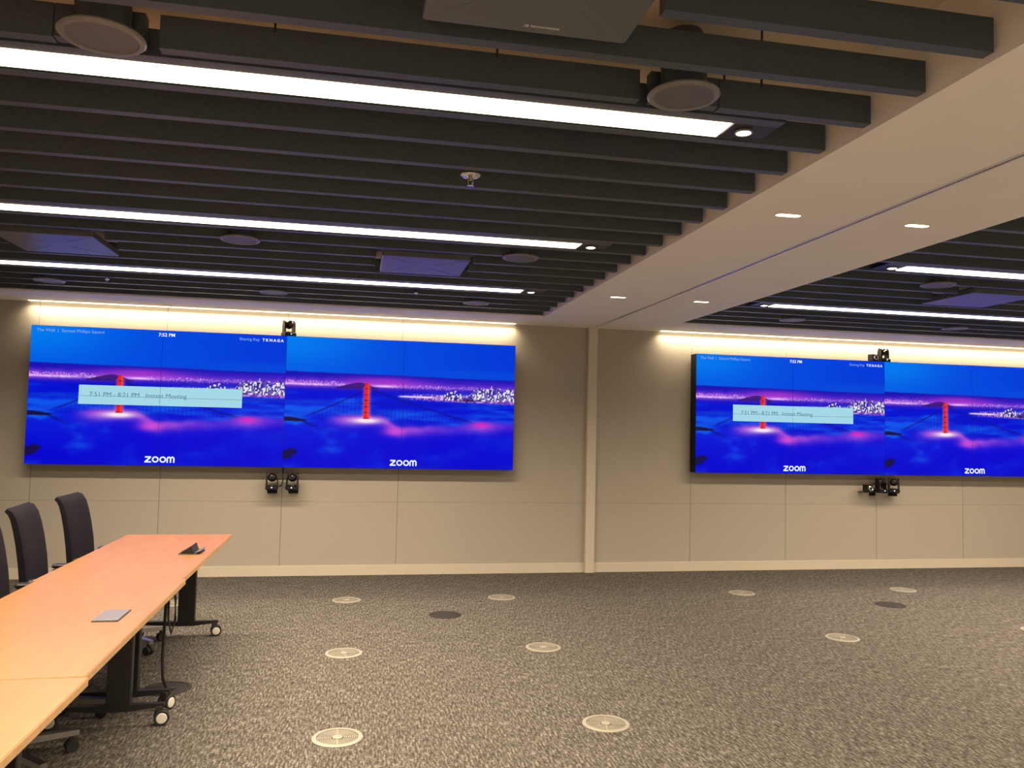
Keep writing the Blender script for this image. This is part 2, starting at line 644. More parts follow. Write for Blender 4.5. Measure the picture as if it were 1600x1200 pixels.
ceiling_speaker(-0.800, 2.605, 'largest round ceiling speaker, above the near end of the thickest strip light', (-0.952, -0.690, 2.646, 2.691))
ceiling_speaker(1.093, 2.575, 'round ceiling speaker beside the spot end of the thickest strip light', (1.000, 1.259, 2.646, 2.691))
ys = SLAT_Y0 + SLAT_P * 11 + .026
for x, lb in zip(SPK11, ('round ceiling speaker out of view, in line with the small square panels, table side',
                         'round ceiling speaker under the middle strip light, between the two square panels',
                         'round ceiling speaker between the smaller square panel and the beam',
                         'round ceiling speaker past the beam, beside the square panel there',
                         'round ceiling speaker out of view, past the beam beyond its square panel')):
    if x in (-2.60, 6.24):
        continue
    ceiling_speaker(x, ys, lb, (x - .126, x + .126, ys - .026, ys + .019))
ys = SLAT_Y0 + SLAT_P * 18 + .026
for x, lb in zip(SPK18, ('round ceiling speaker above the outer corner of the first screen',
                         'round ceiling speaker above the camera on the first pair of screens',
                         'round ceiling speaker above the second screen, near the beam',
                         'round ceiling speaker above the third screen, close to the beam',
                         'thin looking round ceiling speaker above the fourth screen, past the beam')):
    ceiling_speaker(x, ys, lb, (x - .126, x + .126, ys - .026, ys + .019))


def ceiling_mic(xc, yc, label, logo=False):
    root = empty('ceiling_microphone', (xc, yc, SLAT_Z))
    tag(root, label, 'microphone', 'square ceiling microphone panels')
    w = MIC_W / 2
    MB().cbox(-w, w, -w, w, -.012, .03, .006).build('panel', 'mic_face', root)
    for s in (1, -1):
        for e in ((.06, .295), (-.295, -.06)):
            a, b = Vector((e[0], s * e[0], -.0125)), Vector((e[1], s * e[1], -.0125))
            MB().bar(a, b, .0022, .0012).build('groove_line', 'rim_dark', root)
    MB().box(-.2, .2, -.2, .2, .03, .06).build('back_box', 'black_metal', root)
    if logo:
        m4 = Matrix(((1, 0, 0, .005), (0, -1, 0, .270), (0, 0, -1, -.0128), (0, 0, 0, 1)))
        text_mesh('lettering', 'SENNHEISER', .088, 'white_print', root, m4, bold=.01)
        mk = MB()
        mk.v = [(-.018, .271, -.0128), (-.002, .271, -.0128), (.000, .259, -.0128), (-.016, .259, -.0128), (-.014, .268, -.013), (-.006, .268, -.013), (-.004, .262, -.013), (-.012, .262, -.013)]
        mk.f = [(0, 1, 5, 4), (1, 2, 6, 5), (2, 3, 7, 6)]
        mk.build('emblem', 'white_print', root)
    return root


ceiling_mic(0.459, 1.945, 'dark square microphone panel with white lettering at the top edge', True)
ceiling_mic(0.459, 5.805, 'square bluish microphone panel between two strip lights, nearer the beam')
ceiling_mic(-1.99, 5.805, 'square bluish microphone panel between two strip lights, farther from the beam')
ceiling_mic(5.12, 5.805, 'square bluish microphone panel past the beam between two strip lights')


def sprinkler(x, y, k, label):
    root = empty('sprinkler', (x, y, SLAT_Z))
    tag(root, label, 'sprinkler', 'sprinkler heads')
    MB().lathe([(.048 * k, -.002), (.048 * k, -.006), (.040 * k, -.012), (.016 * k, -.013), (.014 * k, -.003)], seg=28).build('escutcheon', 'chrome', root, True)
    MB().lathe([(.010 * k, -.012), (.010 * k, -.026 * k), (.006 * k, -.03 * k)], seg=14).build('body', 'brass', root, True)
    for s in (-1, 1):
        MB().tube([(s * .010 * k, 0, -.024 * k), (s * .013 * k, 0, -.036 * k), (s * .005 * k, 0, -.052 * k)], .0025 * k, 6).build('frame_arm', 'chrome', root, True)
    MB().lathe([(.003 * k, -.05 * k), (.017 * k, -.054 * k), (.017 * k, -.056 * k), (.003 * k, -.057 * k)], seg=18).build('deflector', 'chrome', root, True)
    MB().tube([(0, 0, -.01), (0, 0, .25)], .009, 8).build('pipe', 'black_metal', root)


sprinkler(.495, 3.64, 1.0, 'chrome sprinkler head hanging below the dark slats')
sprinkler(.497, 7.02, .42, 'tiny sprinkler head under the slats near the smaller square panel')
sprinkler(-2.07, 7.18, .42, 'tiny sprinkler head under the slats above the first screen')


def slot_light(x, y, label):
    root = empty('slot_downlight', (x, y, Z_CEIL))
    tag(root, label, 'downlight', 'slot downlights in the beam')
    hw, hh = .070, .026
    loop = []
    for i in range(20):
        a = 2 * math.pi * i / 20
        cx = hw - hh if math.cos(a) >= 0 else -(hw - hh)
        loop.append((cx + hh * math.cos(a), hh * math.sin(a)))
    big = [(p[0] * 1.06, p[1] * 1.2) for p in loop]
    MB().loft([[(p[0], p[1], .0) for p in big], [(p[0], p[1], -.003) for p in big], [(p[0], p[1], -.003) for p in loop], [(p[0], p[1], -.001) for p in loop]], cap=False).build('bezel', 'trim_paint', root)
    MB().loft([[(p[0], p[1], -.0005) for p in loop], [(p[0], p[1], -.002) for p in loop]]).build('lens', 'slot_glow', root)


slot_light(2.224, 3.83, 'small bright slot light in the beam, upper one on the table side of the seam')
slot_light(2.998, 3.83, 'small bright slot light in the beam, topmost past the seam')
slot_light(2.220, 6.605, 'small bright slot light in the beam near the wall post, table side of the seam')
slot_light(2.992, 6.60, 'small bright slot light in the beam near the wall post, beyond the seam')

for (a, b), lb in zip(COVES, ('cove light strip glowing above the screens beyond the table', 'cove light strip glowing above the screens past the wall post')):
    r = empty('cove_light', ((a + b) / 2, COVE_Y + .015, Z_CEIL))
    tag(r, lb, 'cove light', 'cove light strips')
    h = (b - a) / 2
    MB().box(-h, h, -.012, .012, .012, .058).build('channel', 'aluminium', r)
    MB().box(-h, h, -.012, .012, -.003, .0115).build('lens', 'cove_glow', r)
    ld = bpy.data.lights.new('lamp', 'AREA')
    ld.shape = 'RECTANGLE'
    ld.size, ld.size_y = 2 * h, .02
    ld.energy = COVE_W_PER_M * 2 * h
    ld.spread = math.radians(128)
    ld.color = (1.0, 0.80, 0.52)
    lo = bpy.data.objects.new('lamp', ld)
    col.objects.link(lo)
    lo.parent = r
    lo.location = (0, 0, -.004)

# ------------------------------------------------------------------ the picture on the screens
WS, HS = 2.42, 1.36
NX, NY = 380, 214


def vnoise(rng, w, h, gx, gy):
    g = rng.random((gy + 2, gx + 2))
    x = np.linspace(0, gx, w, endpoint=False)
    y = np.linspace(0, gy, h, endpoint=False)
    xi, yi = x.astype(int), y.astype(int)
    fx, fy = x - xi, y - yi
    fx = fx * fx * (3 - 2 * fx)
    fy = fy * fy * (3 - 2 * fy)
    a = g[yi][:, xi] * (1 - fx) + g[yi][:, xi + 1] * fx
    b = g[yi + 1][:, xi] * (1 - fx) + g[yi + 1][:, xi + 1] * fx
    return a * (1 - fy)[:, None] + b * fy[:, None]


def fbm(rng, w, h, gx, gy, n=4):
    s, t, a = 0, 0, 1.0
    for k in range(n):
        s = s + a * vnoise(rng, w, h, gx * 2 ** k, gy * 2 ** k)
        t += a
        a *= .55
    return s / t


def sstep(a, b, x):
    t = np.clip((x - a) / (b - a), 0, 1)
    return t * t * (3 - 2 * t)


def picture():
    rng = np.random.default_rng(3)
    w, h = NX + 1, NY + 1
    u = np.linspace(0, 1, w)[None, :].repeat(h, 0)
    v = np.linspace(0, 1, h)[:, None].repeat(w, 1)

    def C(r, g_, b):
        return np.array((r, g_, b)) / 255.0

    def mix(img, c, m):
        return img * (1 - m[..., None]) + np.asarray(c) * m[..., None]
    n1 = fbm(rng, w, h, 5, 5, 4)
    n2 = fbm(rng, w, h, 4, 14, 4)
    n3 = fbm(rng, w, h, 40, 30, 2)
    fine = rng.random((h, w))
    fine2 = rng.random((h // 3 + 1, w // 2 + 1)).repeat(3, 0).repeat(2, 1)[:h, :w]
    # sky
    img = np.zeros((h, w, 3)) + C(0, 72, 222)
    img = mix(img, C(0, 122, 238), sstep(.55, .0, u) * (1 - .55 * sstep(.05, .28, v)))
    img = mix(img, C(0, 52, 214), sstep(.5, 1.0, u) * .75)
    img = mix(img, C(2, 78, 220), sstep(.20, .235, v + .03 * (n1 - .5)) * sstep(.5, .8, u) * .6)
    # far hills and glow
    ridge = .268 + .020 * u + .014 * (fbm(rng, w, h, 5, 1, 3) - .5)
    below = sstep(-.004, .004, v - ridge)
    img = mix(img, C(26, 18, 178), below)
    img = mix(img, C(60, 30, 196), below * sstep(.28, .33, v) * (.5 + .5 * n3))
    img = mix(img, C(120, 60, 214), below * sstep(.30, .34, v) * sstep(.5, .0, u) * n3 * .9)
    glow = np.exp(-((v - .352) / .022) ** 2) * (.35 + .65 * np.exp(-((u - .42) / .2) ** 2) + .35 * sstep(.3, 0, u))
    img = mix(img, C(190, 84, 222), np.clip(glow * .9, 0, 1) * below)
    pk = np.exp(-((v - .322) / .03) ** 2) * np.exp(-((u - .42) / .16) ** 2)
    img = mix(img, C(176, 52, 200), np.clip(pk * .8, 0, 1) * below)
    line = np.exp(-((v - .362 - .004 * n1) / .009) ** 2)
    img = mix(img, C(250, 200, 250), np.clip(line * (.25 + .75 * sstep(.36, .10, u) * n3 * 1.6 + .9 * np.exp(-((u - .42) / .05) ** 2)), 0, 1))
    tw_ = (fine > .80) & (v > .335) & (v < .40) & (u < .25)
    img = mix(img, C(255, 214, 250), (tw_ * .75 * sstep(.40, .36, v)))
    tw_ = (fine > .86) & (np.abs(v - .365) < .018) & (u > .45)
    img = mix(img, C(240, 190, 250), tw_ * .8)
    # water under the horizon
    wat = sstep(.385, .40, v)
    k2 = sstep(.38, .72, n2)[..., None]
    wc = C(0, 14, 208) * (1 - k2) + C(8, 84, 232) * k2
    img = img * (1 - wat[..., None]) + wc * wat[..., None]
    img = mix(img, C(60, 26, 190), np.exp(-((v - .392) / .02) ** 2) * .6)
    # island behind the tower
    hill = np.clip(.045 * np.exp(-((u - .315) / .055) ** 2) + .012 * np.exp(-((u - .25) / .04) ** 2), 0, 1)
    m = sstep(.003, -.003, (.385 - hill) - v + .0) * sstep(.393, .386, v) * (hill > .006)
    img = mix(img, C(58, 20, 118), m * .92)
    # city on the far shore
    city = sstep(.47, .62, u)
    low = city * sstep(.408, .425, v + .012 * (n1 - .5)) * sstep(.480 + 0 * u, .455, v - .03 * (u - .7))
    img = mix(img, C(112, 60, 176), low * .75)
    img = mix(img, C(255, 225, 246), low * (fine2 > .62) * (.45 + .45 * n3))
    streak = np.exp(-((v - .438 - .01 * (u - .5)) / .007) ** 2) * sstep(.47, .5, u) * sstep(.72, .6, u)
    img = mix(img, C(255, 224, 250), np.clip(streak * 1.0, 0, 1))
    img = mix(img, C(235, 60, 130), low * sstep(.452, .468, v) * (fine > .7) * .8)
    k = rng.random(70)
    for q in range(64):
        cx = .80 + .2 * k[q] if q > 14 else .68 + .08 * k[q]
        ww = .0035 + .004 * rng.random()
        top = (.425 - (.085 * rng.random() ** 1.4 + .012) * (1 if q > 14 else .45))
        if q == 40:
            cx, ww, top = .895, .0022, .318
        m = (np.abs(u - cx) < ww) & (v > top) & (v < .455)
        lit = .65 * rng.random() ** 1.3
        base = C(70, 50, 150) * (1 - lit) + C(222, 214, 250) * lit
        img = mix(img, base, m * .8)
        img = mix(img, C(255, 250, 255), m * (fine2 > .66) * .85)
        img = mix(img, C(36, 24, 120), m * (fine2 < .34) * .75)
    img = mix(img, C(24, 8, 60), np.exp(-(((u - .79) / .04) ** 2 + ((v - .455) / .010) ** 2)) * .95)
    # bridge cables and hangers
    def cable(x):
        return np.where(x > .345, .39 + (.64 - .39) * np.clip((x - .36) / .47, 0, 1) ** .92, .40 + .20 * np.clip((.33 - x) / .23, 0, 1) ** .9)
    cb = cable(u)
    m = (np.exp(-((v - cb) / .0055) ** 2)) * sstep(.08, .12, u) * sstep(.86, .82, u)
    img = mix(img, C(14, 8, 120), m * .8)
    hang = (np.sin(u * 2 * math.pi * 58) > .55) * (v > cb) * (v < .64) * sstep(.10, .16, u) * sstep(.85, .8, u)
    img = mix(img, C(8, 10, 160), hang * .22)
    # fog sea
    fogline = .600 + .055 * np.exp(-((u - .05) / .09) ** 2) - .012 * np.exp(-((u - .33) / .12) ** 2) + .075 * sstep(.40, .50, u) * sstep(.62, .5, u) + .055 * sstep(.52, .6, u) * sstep(.84, .7, u) + .02 * sstep(.7, .85, u) + .02 * (n1 - .5)
    fog = sstep(-.012, .03, v - fogline)
    k1 = (sstep(.44, .78, n1) * (1.05 - .8 * sstep(.35, 1.0, u)))[..., None]
    k1 = np.clip(k1 + (.30 * sstep(.55, .0, u) * sstep(.95, .66, v))[..., None], 0, 1)
    fc = C(0, 0, 208) * (1 - k1) + C(12, 92, 232) * k1
    fc = fc * (1 - .35 * sstep(.72, 1., v)[..., None]) + C(0, 4, 205) * .35 * sstep(.72, 1., v)[..., None]
    img = img * (1 - fog[..., None]) + fc * fog[..., None]
    d = v - fogline
    band = np.exp(-((d - .030) / np.where(d < .030, .030, .058)) ** 2)
    pink = band * (sstep(.14, .27, u) * sstep(.98, .40, u) + .75 * np.exp(-((u - .85) / .07) ** 2) + .4 * sstep(.8, .95, u))
    img = mix(img, C(205, 92, 214), np.clip(pink * (.55 + .5 * n1), 0, .92))
    img = mix(img, C(232, 80, 214), np.clip(np.exp(-(((u - .465) / .05) ** 2 + ((v - .715) / .035) ** 2)) * .75, 0, 1))
    img = mix(img, C(226, 30, 190), np.clip(np.exp(-(((u - .85) / .035) ** 2 + ((v - .645) / .022) ** 2)) * .8, 0, 1))
    img = mix(img, C(248, 230, 236), np.clip(np.exp(-(((u - .345) / .062) ** 2 + ((v - .632) / .022) ** 2)) * 1.2, 0, 1))
    # tower
    wdt = .0085 + .010 * (v - .35)
    tm = sstep(.0035, -.001, np.abs(u - .345) - wdt) * (v > .345) * (v < .617)
    halo = np.exp(-((np.abs(u - .345) - wdt).clip(0, 1) / .008) ** 2) * (v > .37) * (v < .62) * .5
    img = mix(img, C(255, 120, 190), halo)
    img = mix(img, C(236, 34, 30), tm)
    img = mix(img, C(120, 8, 40), tm * ((np.abs((v * 22) % 1 - .5) < .13) * .65))
    img = mix(img, C(255, 92, 70), tm * (np.abs(u - .345 - .006) < .003) * .6)
    # dark rocks at the edge
    for (cx, cy, sx, sy) in ((.0, .632, .070, .018), (.05, .638, .045, .012), (.0, .905, .045, .034), (.034, .880, .026, .026)):
        m = sstep(1.1, .7, ((u - cx) / sx) ** 2 + ((v - cy) / sy) ** 2)
        img = mix(img, C(24, 12, 58), m * (.75 + .25 * n3))
    ln = np.exp(-((v - .640 - .75 * (u - .07)) / .010) ** 2) * sstep(.05, .09, u) * sstep(.17, .09, u)
    img = mix(img, C(10, 8, 100), ln * .7)
    img = np.clip(img, 0, 1)
    return np.where(img <= .04045, img / 12.92, ((img + .055) / 1.055) ** 2.4)


PIC = picture()
GAP = 0.0013


def screen_mesh(i, j):
    """panel column i, row j (0 = upper); local x 0..WS, z 0..-HS"""
    nx, ny = NX // 2, NY // 2
    sub = PIC[j * ny:(j + 1) * ny + 1, i * nx:(i + 1) * nx + 1]
    x0, x1 = i * WS / 2 + GAP, (i + 1) * WS / 2 - GAP
    z0, z1 = -j * HS / 2 - GAP, -(j + 1) * HS / 2 + GAP
    X, Z = np.meshgrid(np.linspace(x0, x1, nx + 1), np.linspace(z0, z1, ny + 1))
    co = np.stack([X, np.zeros_like(X), Z], -1).reshape(-1, 3)
    idx = np.arange((nx + 1) * (ny + 1)).reshape(ny + 1, nx + 1)
    q = np.stack([idx[1:, :-1], idx[1:, 1:], idx[:-1, 1:], idx[:-1, :-1]], -1).reshape(-1, 4)
    me = bpy.data.meshes.new('screen_panel')
    me.vertices.add(len(co))
    me.vertices.foreach_set('co', co.ravel())
    me.loops.add(q.size)
    me.loops.foreach_set('vertex_index', q.ravel().astype(np.int32))
    me.polygons.add(len(q))
    me.polygons.foreach_set('loop_start', (np.arange(len(q)) * 4).astype(np.int32))
    me.polygons.foreach_set('loop_total', np.full(len(q), 4, np.int32))
    me.update()
    me.validate()
    at = me.color_attributes.new('picture', 'FLOAT_COLOR', 'POINT')
    rgba = np.concatenate([sub.reshape(-1, 3), np.ones((len(co), 1))], 1)
    at.data.foreach_set('color', rgba.ravel().astype(np.float32))
    me.materials.append(MATS['screen'])
    return me


SCREENS = {(i, j): screen_mesh(i, j) for i in (0, 1) for j in (0, 1)}
HOUSING = MB().box(0, WS, .0015, .150, -HS, 0).mesh('housing', 'housing_black')


def zoom_logo():
    b = MB()
    w = .0135
    hgt = .062

    def arc(cx, cz, rx, rz, a0, a1, n=14):
        return [(cx + rx * math.cos(math.radians(a0 + (a1 - a0) * k / n)), cz + rz * math.sin(math.radians(a0 + (a1 - a0) * k / n))) for k in range(n + 1)]
    b.ribbon([(0.004, hgt - w / 2), (.060, hgt - w / 2)], w)
    b.ribbon([(.054, hgt - w * .7), (.010, w * .7)], w * 1.15)
    b.ribbon([(0.000, w / 2), (.062, w / 2)], w)
    for cx in (.101, .171):
        b.ribbon(arc(cx, hgt / 2, .031 - w / 2 + .001, hgt / 2 - w / 2, 90, 450, 24), w)
    for x0 in (.2135, .2445):
        b.ribbon([(x0, 0), (x0, hgt * .55)] + arc(x0 + .0155, hgt * .58, .0155, hgt * .42 - w / 2, 178, 2, 10) + [(x0 + .031, hgt * .55), (x0 + .031, 0)], w)
    return b.mesh('lettering', 'text_white')


ZOOM = zoom_logo()


def text_at(u, v):
    return Matrix(((1, 0, 0, u * WS), (0, 0, -1, -.0035), (0, 1, 0, -v * HS), (0, 0, 0, 1)))


def video_wall(x, ztop, yfront, label, notice, src=None):
    root = empty('video_wall', (x, yfront, ztop))
    tag(root, label, 'video wall', 'video walls on the screen wall')
    link('housing', HOUSING, root)
    P = {}
    for (i, j), me in SCREENS.items():
        P[(i, j)] = link('screen_panel', me, root)
    z = link('logo_lettering', ZOOM, P[(0, 1)], (.452 * WS, -.0035, -.977 * HS))
    if notice:
        if 'title' not in TXT:
            TXT['title'] = text_mesh('caption_lettering', 'The Wall  |  Samuel Phillips Square', .255 * WS, 'text_pale', P[(0, 0)], text_at(.020, .043)).data
            TXT['clock'] = text_mesh('clock_lettering', '7:52 PM', .064 * WS, 'text_white', P[(0, 0)], text_at(.484, .045), bold=.012).data
            TXT['key'] = text_mesh('sharing_lettering', 'Sharing Key', .082 * WS, 'text_pale', P[(1, 0)], text_at(.806, .049)).data
            TXT['code'] = text_mesh('code_lettering', 'TKNAGA', .088 * WS, 'text_white', P[(1, 0)], text_at(.899, .050), bold=.022, spacing=1.45).data
            TXT['meet'] = text_mesh('meeting_lettering', '7:51 PM - 8:21 PM   Instant Meeting', .375 * WS, 'text_grey', P[(0, 0)], text_at(.230, .502)).data
            bx = MB()
            bx.box(.189 * WS, .5 * WS - GAP, -.0022, -.0006, -.5 * HS + GAP, -.421 * HS)
            bx.box(.5 * WS + GAP, .826 * WS, -.0022, -.0006, -.5 * HS + GAP, -.421 * HS)
            bx.box(.189 * WS, .5 * WS - GAP, -.0022, -.0006, -.560 * HS, -.5 * HS - GAP)
            bx.box(.5 * WS + GAP, .826 * WS, -.0022, -.0006, -.560 * HS, -.5 * HS - GAP)
            TXT['box'] = bx.build('notice_bar', 'notice_pale', P[(0, 0)]).data
        else:
            for k, nm, pp in (('title', 'caption_lettering', (0, 0)), ('clock', 'clock_lettering', (0, 0)), ('key', 'sharing_lettering', (1, 0)),
                              ('code', 'code_lettering', (1, 0)), ('meet', 'meeting_lettering', (0, 0)), ('box', 'notice_bar', (0, 0))):
                link(nm, TXT[k], P[pp])
    return root


TXT = {}
ZT, YF = 2.4944, 8.563
XA, XB = -3.129, 3.828
video_wall(XA, ZT, YF, 'video wall with a meeting notice, behind the table and chairs', True)
video_wall(XA + WS, ZT, YF, 'video wall without a notice, between the table and the wall post', False)
video_wall(XB, ZT, YF, 'video wall with a meeting notice, just past the wall post', True)
video_wall(XB + WS, ZT, YF, 'video wall without a notice, cut off by the picture edge', False)

# ------------------------------------------------------------------ conference cameras


def ptz_camera(x, y, z, rz, label, pan=0.0, tilt=0.0, bracket=None, s=1.0):
    root = empty('conference_camera', (x, y, z), rz)
    tag(root, label, 'camera', 'cameras on the screens')
    b = MB()
    b.cbox(-.062 * s, .062 * s, -.062 * s, .062 * s, 0, .040 * s, .010)
    b.lathe([(.040 * s, .039 * s), (.036 * s, .048 * s), (.010, .050 * s)], seg=24)
    b.build('base', 'black_plastic', root, True)
    MB().box(-.006, .006, -.0635 * s, -.061 * s, .018, .026).build('status_light', 'led_green', root)
    for sx in (-1, 1):
        a = MB()
        loop = [(-.036, .036), (.036, .036), (.036, .125), (.026, .158), (.0, .170), (-.026, .158), (-.036, .125)]
        xa, xb = sx * .046 * s, sx * .060 * s
        a.loft([[(xa, p[0] * s, p[1] * s) for p in loop], [(xb, p[0] * s * .9, p[1] * s) for p in loop]])
        a.build('yoke_arm', 'black_plastic', root, True)
    hd = empty_mesh_head(s)
    h = link('head', hd, root, (0, 0, .124 * s))
    h.rotation_euler = (tilt, 0, pan)
    l = link('lens', LENS[s], h)
    if bracket:
        bk = MB()
        bk.box(-.05, .05, -.06, bracket, -.006, -.001)
        bk.box(-.05, .05, bracket - .004, bracket, -.05, -.006)
        bk.build('bracket', 'housing_black', root)
    return root


HEADS, LENS = {}, {}


def empty_mesh_head(s):
    if s not in HEADS:
        m = MB()
        prof = []
        for k in range(11):
            a = math.pi * (k / 10 - .5)
            prof.append((max(.0015, .047 * math.cos(a)) * s, .044 * math.sin(a) * s))
        m.lathe(prof, axis='x', seg=24)
        m.lathe([(.034 * s, -.030 * s), (.034 * s, -.050 * s), (.030 * s, -.053 * s), (.026 * s, -.050 * s)], axis='y', seg=24)
        HEADS[s] = m.mesh('head', 'black_plastic', True)
        LENS[s] = MB().lathe([(.026 * s, -.047 * s), (.018 * s, -.054 * s), (.001, -.057 * s)], axis='y', seg=24).mesh('lens', 'lens_glass', True)
    return HEADS[s]


def box_camera(x, y, z, rz, label, bracket=None):
    root = empty('box_camera', (x, y, z), rz)
    tag(root, label, 'camera', 'cameras on the screens')
    MB().cbox(-.042, .042, -.045, .045, .004, .090, .008).build('body', 'black_plastic', root, True)
    MB().lathe([(.033, -.044), (.033, -.056), (.027, -.060), (.021, -.052)], (0, 0, .048), axis='y', seg=24).build('lens_ring', 'chrome', root, True)
    MB().lathe([(.022, -.050), (.014, -.055), (.001, -.057)], (0, 0, .048), axis='y', seg=24).build('lens', 'lens_glass', root, True)
    MB().box(-.03, .03, -.035, .035, 0, .005).build('foot_plate', 'black_metal', root)
    if bracket:
        MB().box(-.03, .03, -.03, bracket, -.006, -.001).build('bracket', 'housing_black', root)
    return root


ptz_camera(-.700, 8.635, ZT + .001, .5, 'single dark camera on top of the first pair of screens', 0, -.2)
ptz_camera(-.806, 8.600, .906, .05, 'camera hanging below the first pair of screens, table side of the cable', 0, -.25, bracket=.122)
ptz_camera(-.604, 8.600, .906, -.05, 'camera hanging below the first pair of screens, post side of the cable', 0, -.25, bracket=.122)
ptz_camera(6.286, 8.635, ZT + .001, .12, 'taller camera on top of the second pair of screens', 0, .35)
box_camera(6.140, 8.630, ZT + .001, .2, 'small box camera beside the taller one on the second pair of screens')
box_camera(6.045, 8.600, .925, .15, 'small box camera below the second pair of screens, beside two bigger ones', bracket=.122)
ptz_camera(6.218, 8.600, .925, .25, 'middle one of three cameras below the second pair of screens', .3, -.25, bracket=.122)
ptz_camera(6.395, 8.600, .925, -.5, 'camera below the second pair of screens, farthest from the wall post', 0, -.25, bracket=.09)
tag(MB().tube([(-.712, 8.70, 1.16), (-.708, 8.655, 1.10), (-.704, 8.645, 1.02), (-.703, 8.64, .97), (-.715, 8.63, .945), (-.738, 8.62, .93)], .007, 8).build('camera_cable', 'rubber', None, True),
    'short black cable hanging between the two cameras below the first screens', 'cable')

# ------------------------------------------------------------------ floor fittings
R_DIF = .128


def make_diffuser():
    root = empty('floor_diffuser')
    MB().lathe([(.104, .0005), (R_DIF, .0005), (R_DIF, .003), (.122, .006), (.106, .006), (.104, .004)], seg=48, cap=False).build('rim', 'cream_plastic', root, True)
    gr = MB()
    for k in range(7):
        r0 = .034 + k * .0101
        gr.lathe([(r0, .001), (r0, .0032), (r0 + .0050, .0032), (r0 + .0050, .001)], seg=48, cap=False)
    for k in range(4):
        a = math.pi / 4 + k * math.pi / 2
        gr.bar((.03 * math.cos(a), .03 * math.sin(a), .0028), (.105 * math.cos(a), .105 * math.sin(a), .0028), .006, .003)
    gr.build('grille_rings', 'cream_plastic', root)
    MB().lathe([(.027, .001), (.027, .005), (.022, .0062), (.001, .0064)], seg=24).build('hub', 'cream_plastic', root, True)
    MB().lathe([(.105, .0002), (.105, .0008)], seg=32).build('basin', 'floor_box_dark', root)
    return root


dif = make_diffuser()
DIFS = [(-0.012, 7.483, 'pale round floor vent near the wall under the first screen pair, table side'),
        (1.415, 7.475, 'pale round floor vent near the wall, closer to the wall post'),
        (-0.016, 5.764, 'pale round floor vent in the middle row, nearer the table'),
        (1.406, 5.755, 'pale round floor vent in the middle row, farther from the table'),
        (-0.029, 4.235, 'largest pale round floor vent, in front beside the table'),
        (1.393, 4.240, 'large pale round floor vent in front, farther from the table'),
        (3.849, 7.473, 'pale round floor vent below the third screen, near the wall'),
        (5.668, 7.483, 'pale round floor vent just behind the second dark floor box'),
        (3.827, 5.763, 'pale round floor vent in the middle row past the wall post'),
        (5.665, 5.80, 'pale round floor vent cut off by the picture edge'),
        (-1.485, 7.487, 'pale round floor vent half hidden behind the table edge')]
for n, (x, y, lb) in enumerate(DIFS):
    d = dif if n == 0 else copy_tree(dif)
    d.location = (x, y, 0.0)
    d.rotation_euler = (0, 0, random.uniform(0, 1.5))
    tag(d, lb, 'floor vent', 'round floor vents')


def make_floor_box():
    root = empty('floor_box')
    MB().lathe([(.112, .0005), (.137, .0005), (.137, .002), (.131, .005), (.114, .005), (.112, .003)], seg=44, cap=False).build('rim', 'floor_box_dark', root, True)
    lid = MB().lathe([(.111, .0006), (.111, .0032), (.108, .0042), (.001, .0042)], seg=40).build('lid', 'floor_box_dark', root, True)
    MB().box(.020, .085, -.050, -.012, .0043, .0056).build('cable_flap', 'rubber', lid)
    return root


fb = make_floor_box()
for n, (x, y, lb) in enumerate(((.812, 6.832, 'dark round floor box in the carpet in front of the second screen'),
                                (5.043, 6.835, 'dark round floor box in the carpet in front of the third screen'),
                                (-1.03, 5.13, 'dark round floor box under the table with a cable running into it'))):
    d = fb if n == 0 else copy_tree(fb)
    d.location = (x, y, 0)
    tag(d, lb, 'floor box', 'dark round floor boxes')

# ------------------------------------------------------------------ tables
TZ = .730


def make_table(length):
    root = empty('conference_table')
    w, L = .3725, length / 2
    top = MB().cbox(-w, w, -L + .001, L - .001, TZ - .030, TZ, .004).build('tabletop', 'table_wood', root)
    MB().box(-w - .0008, -w + .001, -L + .006, L - .006, TZ - .027, TZ - .003).box(w - .001, w + .0008, -L + .006, L - .006, TZ - .027, TZ - .003).build('edge_band', 'wood_edge', top)
    MB().box(-.20, .20, -L + .14, L - .14, TZ - .062, TZ - .031).build('under_frame', 'black_metal', root)
    for s in (-1, 1):
        y = s * (L - .115)
        leg = MB().cbox(.033, .152, y - .024, y + .024, .098, TZ - .03, .005).build('leg', 'black_metal', root)
        foot = MB()
        loops = []
        for x, h, t in ((-.275, .016, .03), (-.18, .022, .034), (.04, .034, .044), (.14, .034, .044), (.23, .024, .036), (.315, .018, .032)):
            zt = .112
            loops.append([(x, y - t / 2, zt - h), (x, y + t / 2, zt - h), (x, y + t / 2, zt), (x, y - t / 2, zt)])
        foot.loft(loops)
        ft = foot.build('foot', 'black_metal', root)
        for cx, sg, sw in ((-.250, -1, 20), (.290, 1, 12 if s > 0 else 62)):
            def swivel(mb):
                a = math.radians(sw)
                mb.v = [(cx + (p[0] - cx) * math.cos(a) - (p[1] - y) * math.sin(a), y + (p[0] - cx) * math.sin(a) + (p[1] - y) * math.cos(a), p[2]) for p in mb.v]
                return mb
            cst = MB()
            cst.cbox(cx - .019, cx + .019, y - .023, y + .023, .055, .098, .004)
            cst.lathe([(.037, -.011), (.039, -.006), (.039, .006), (.037, .011)], (cx + .012, y - .020, .039), axis='y', seg=22)
            cst.lathe([(.037, -.011), (.039, -.006), (.039, .006), (.037, .011)], (cx + .012, y + .020, .039), axis='y', seg=22)
            c = swivel(cst).build('caster', 'rubber', root, True)
            for sy in (-1, 1):
                yc = y + sy * .0315
                hb = MB().lathe([(.027, 0), (.025, sy * .0025), (.001, sy * .0045)], (cx + .012, yc, .039), axis='y', seg=20)
                swivel(hb).build('hub_cap', 'silver_paint', c, True)
    return root


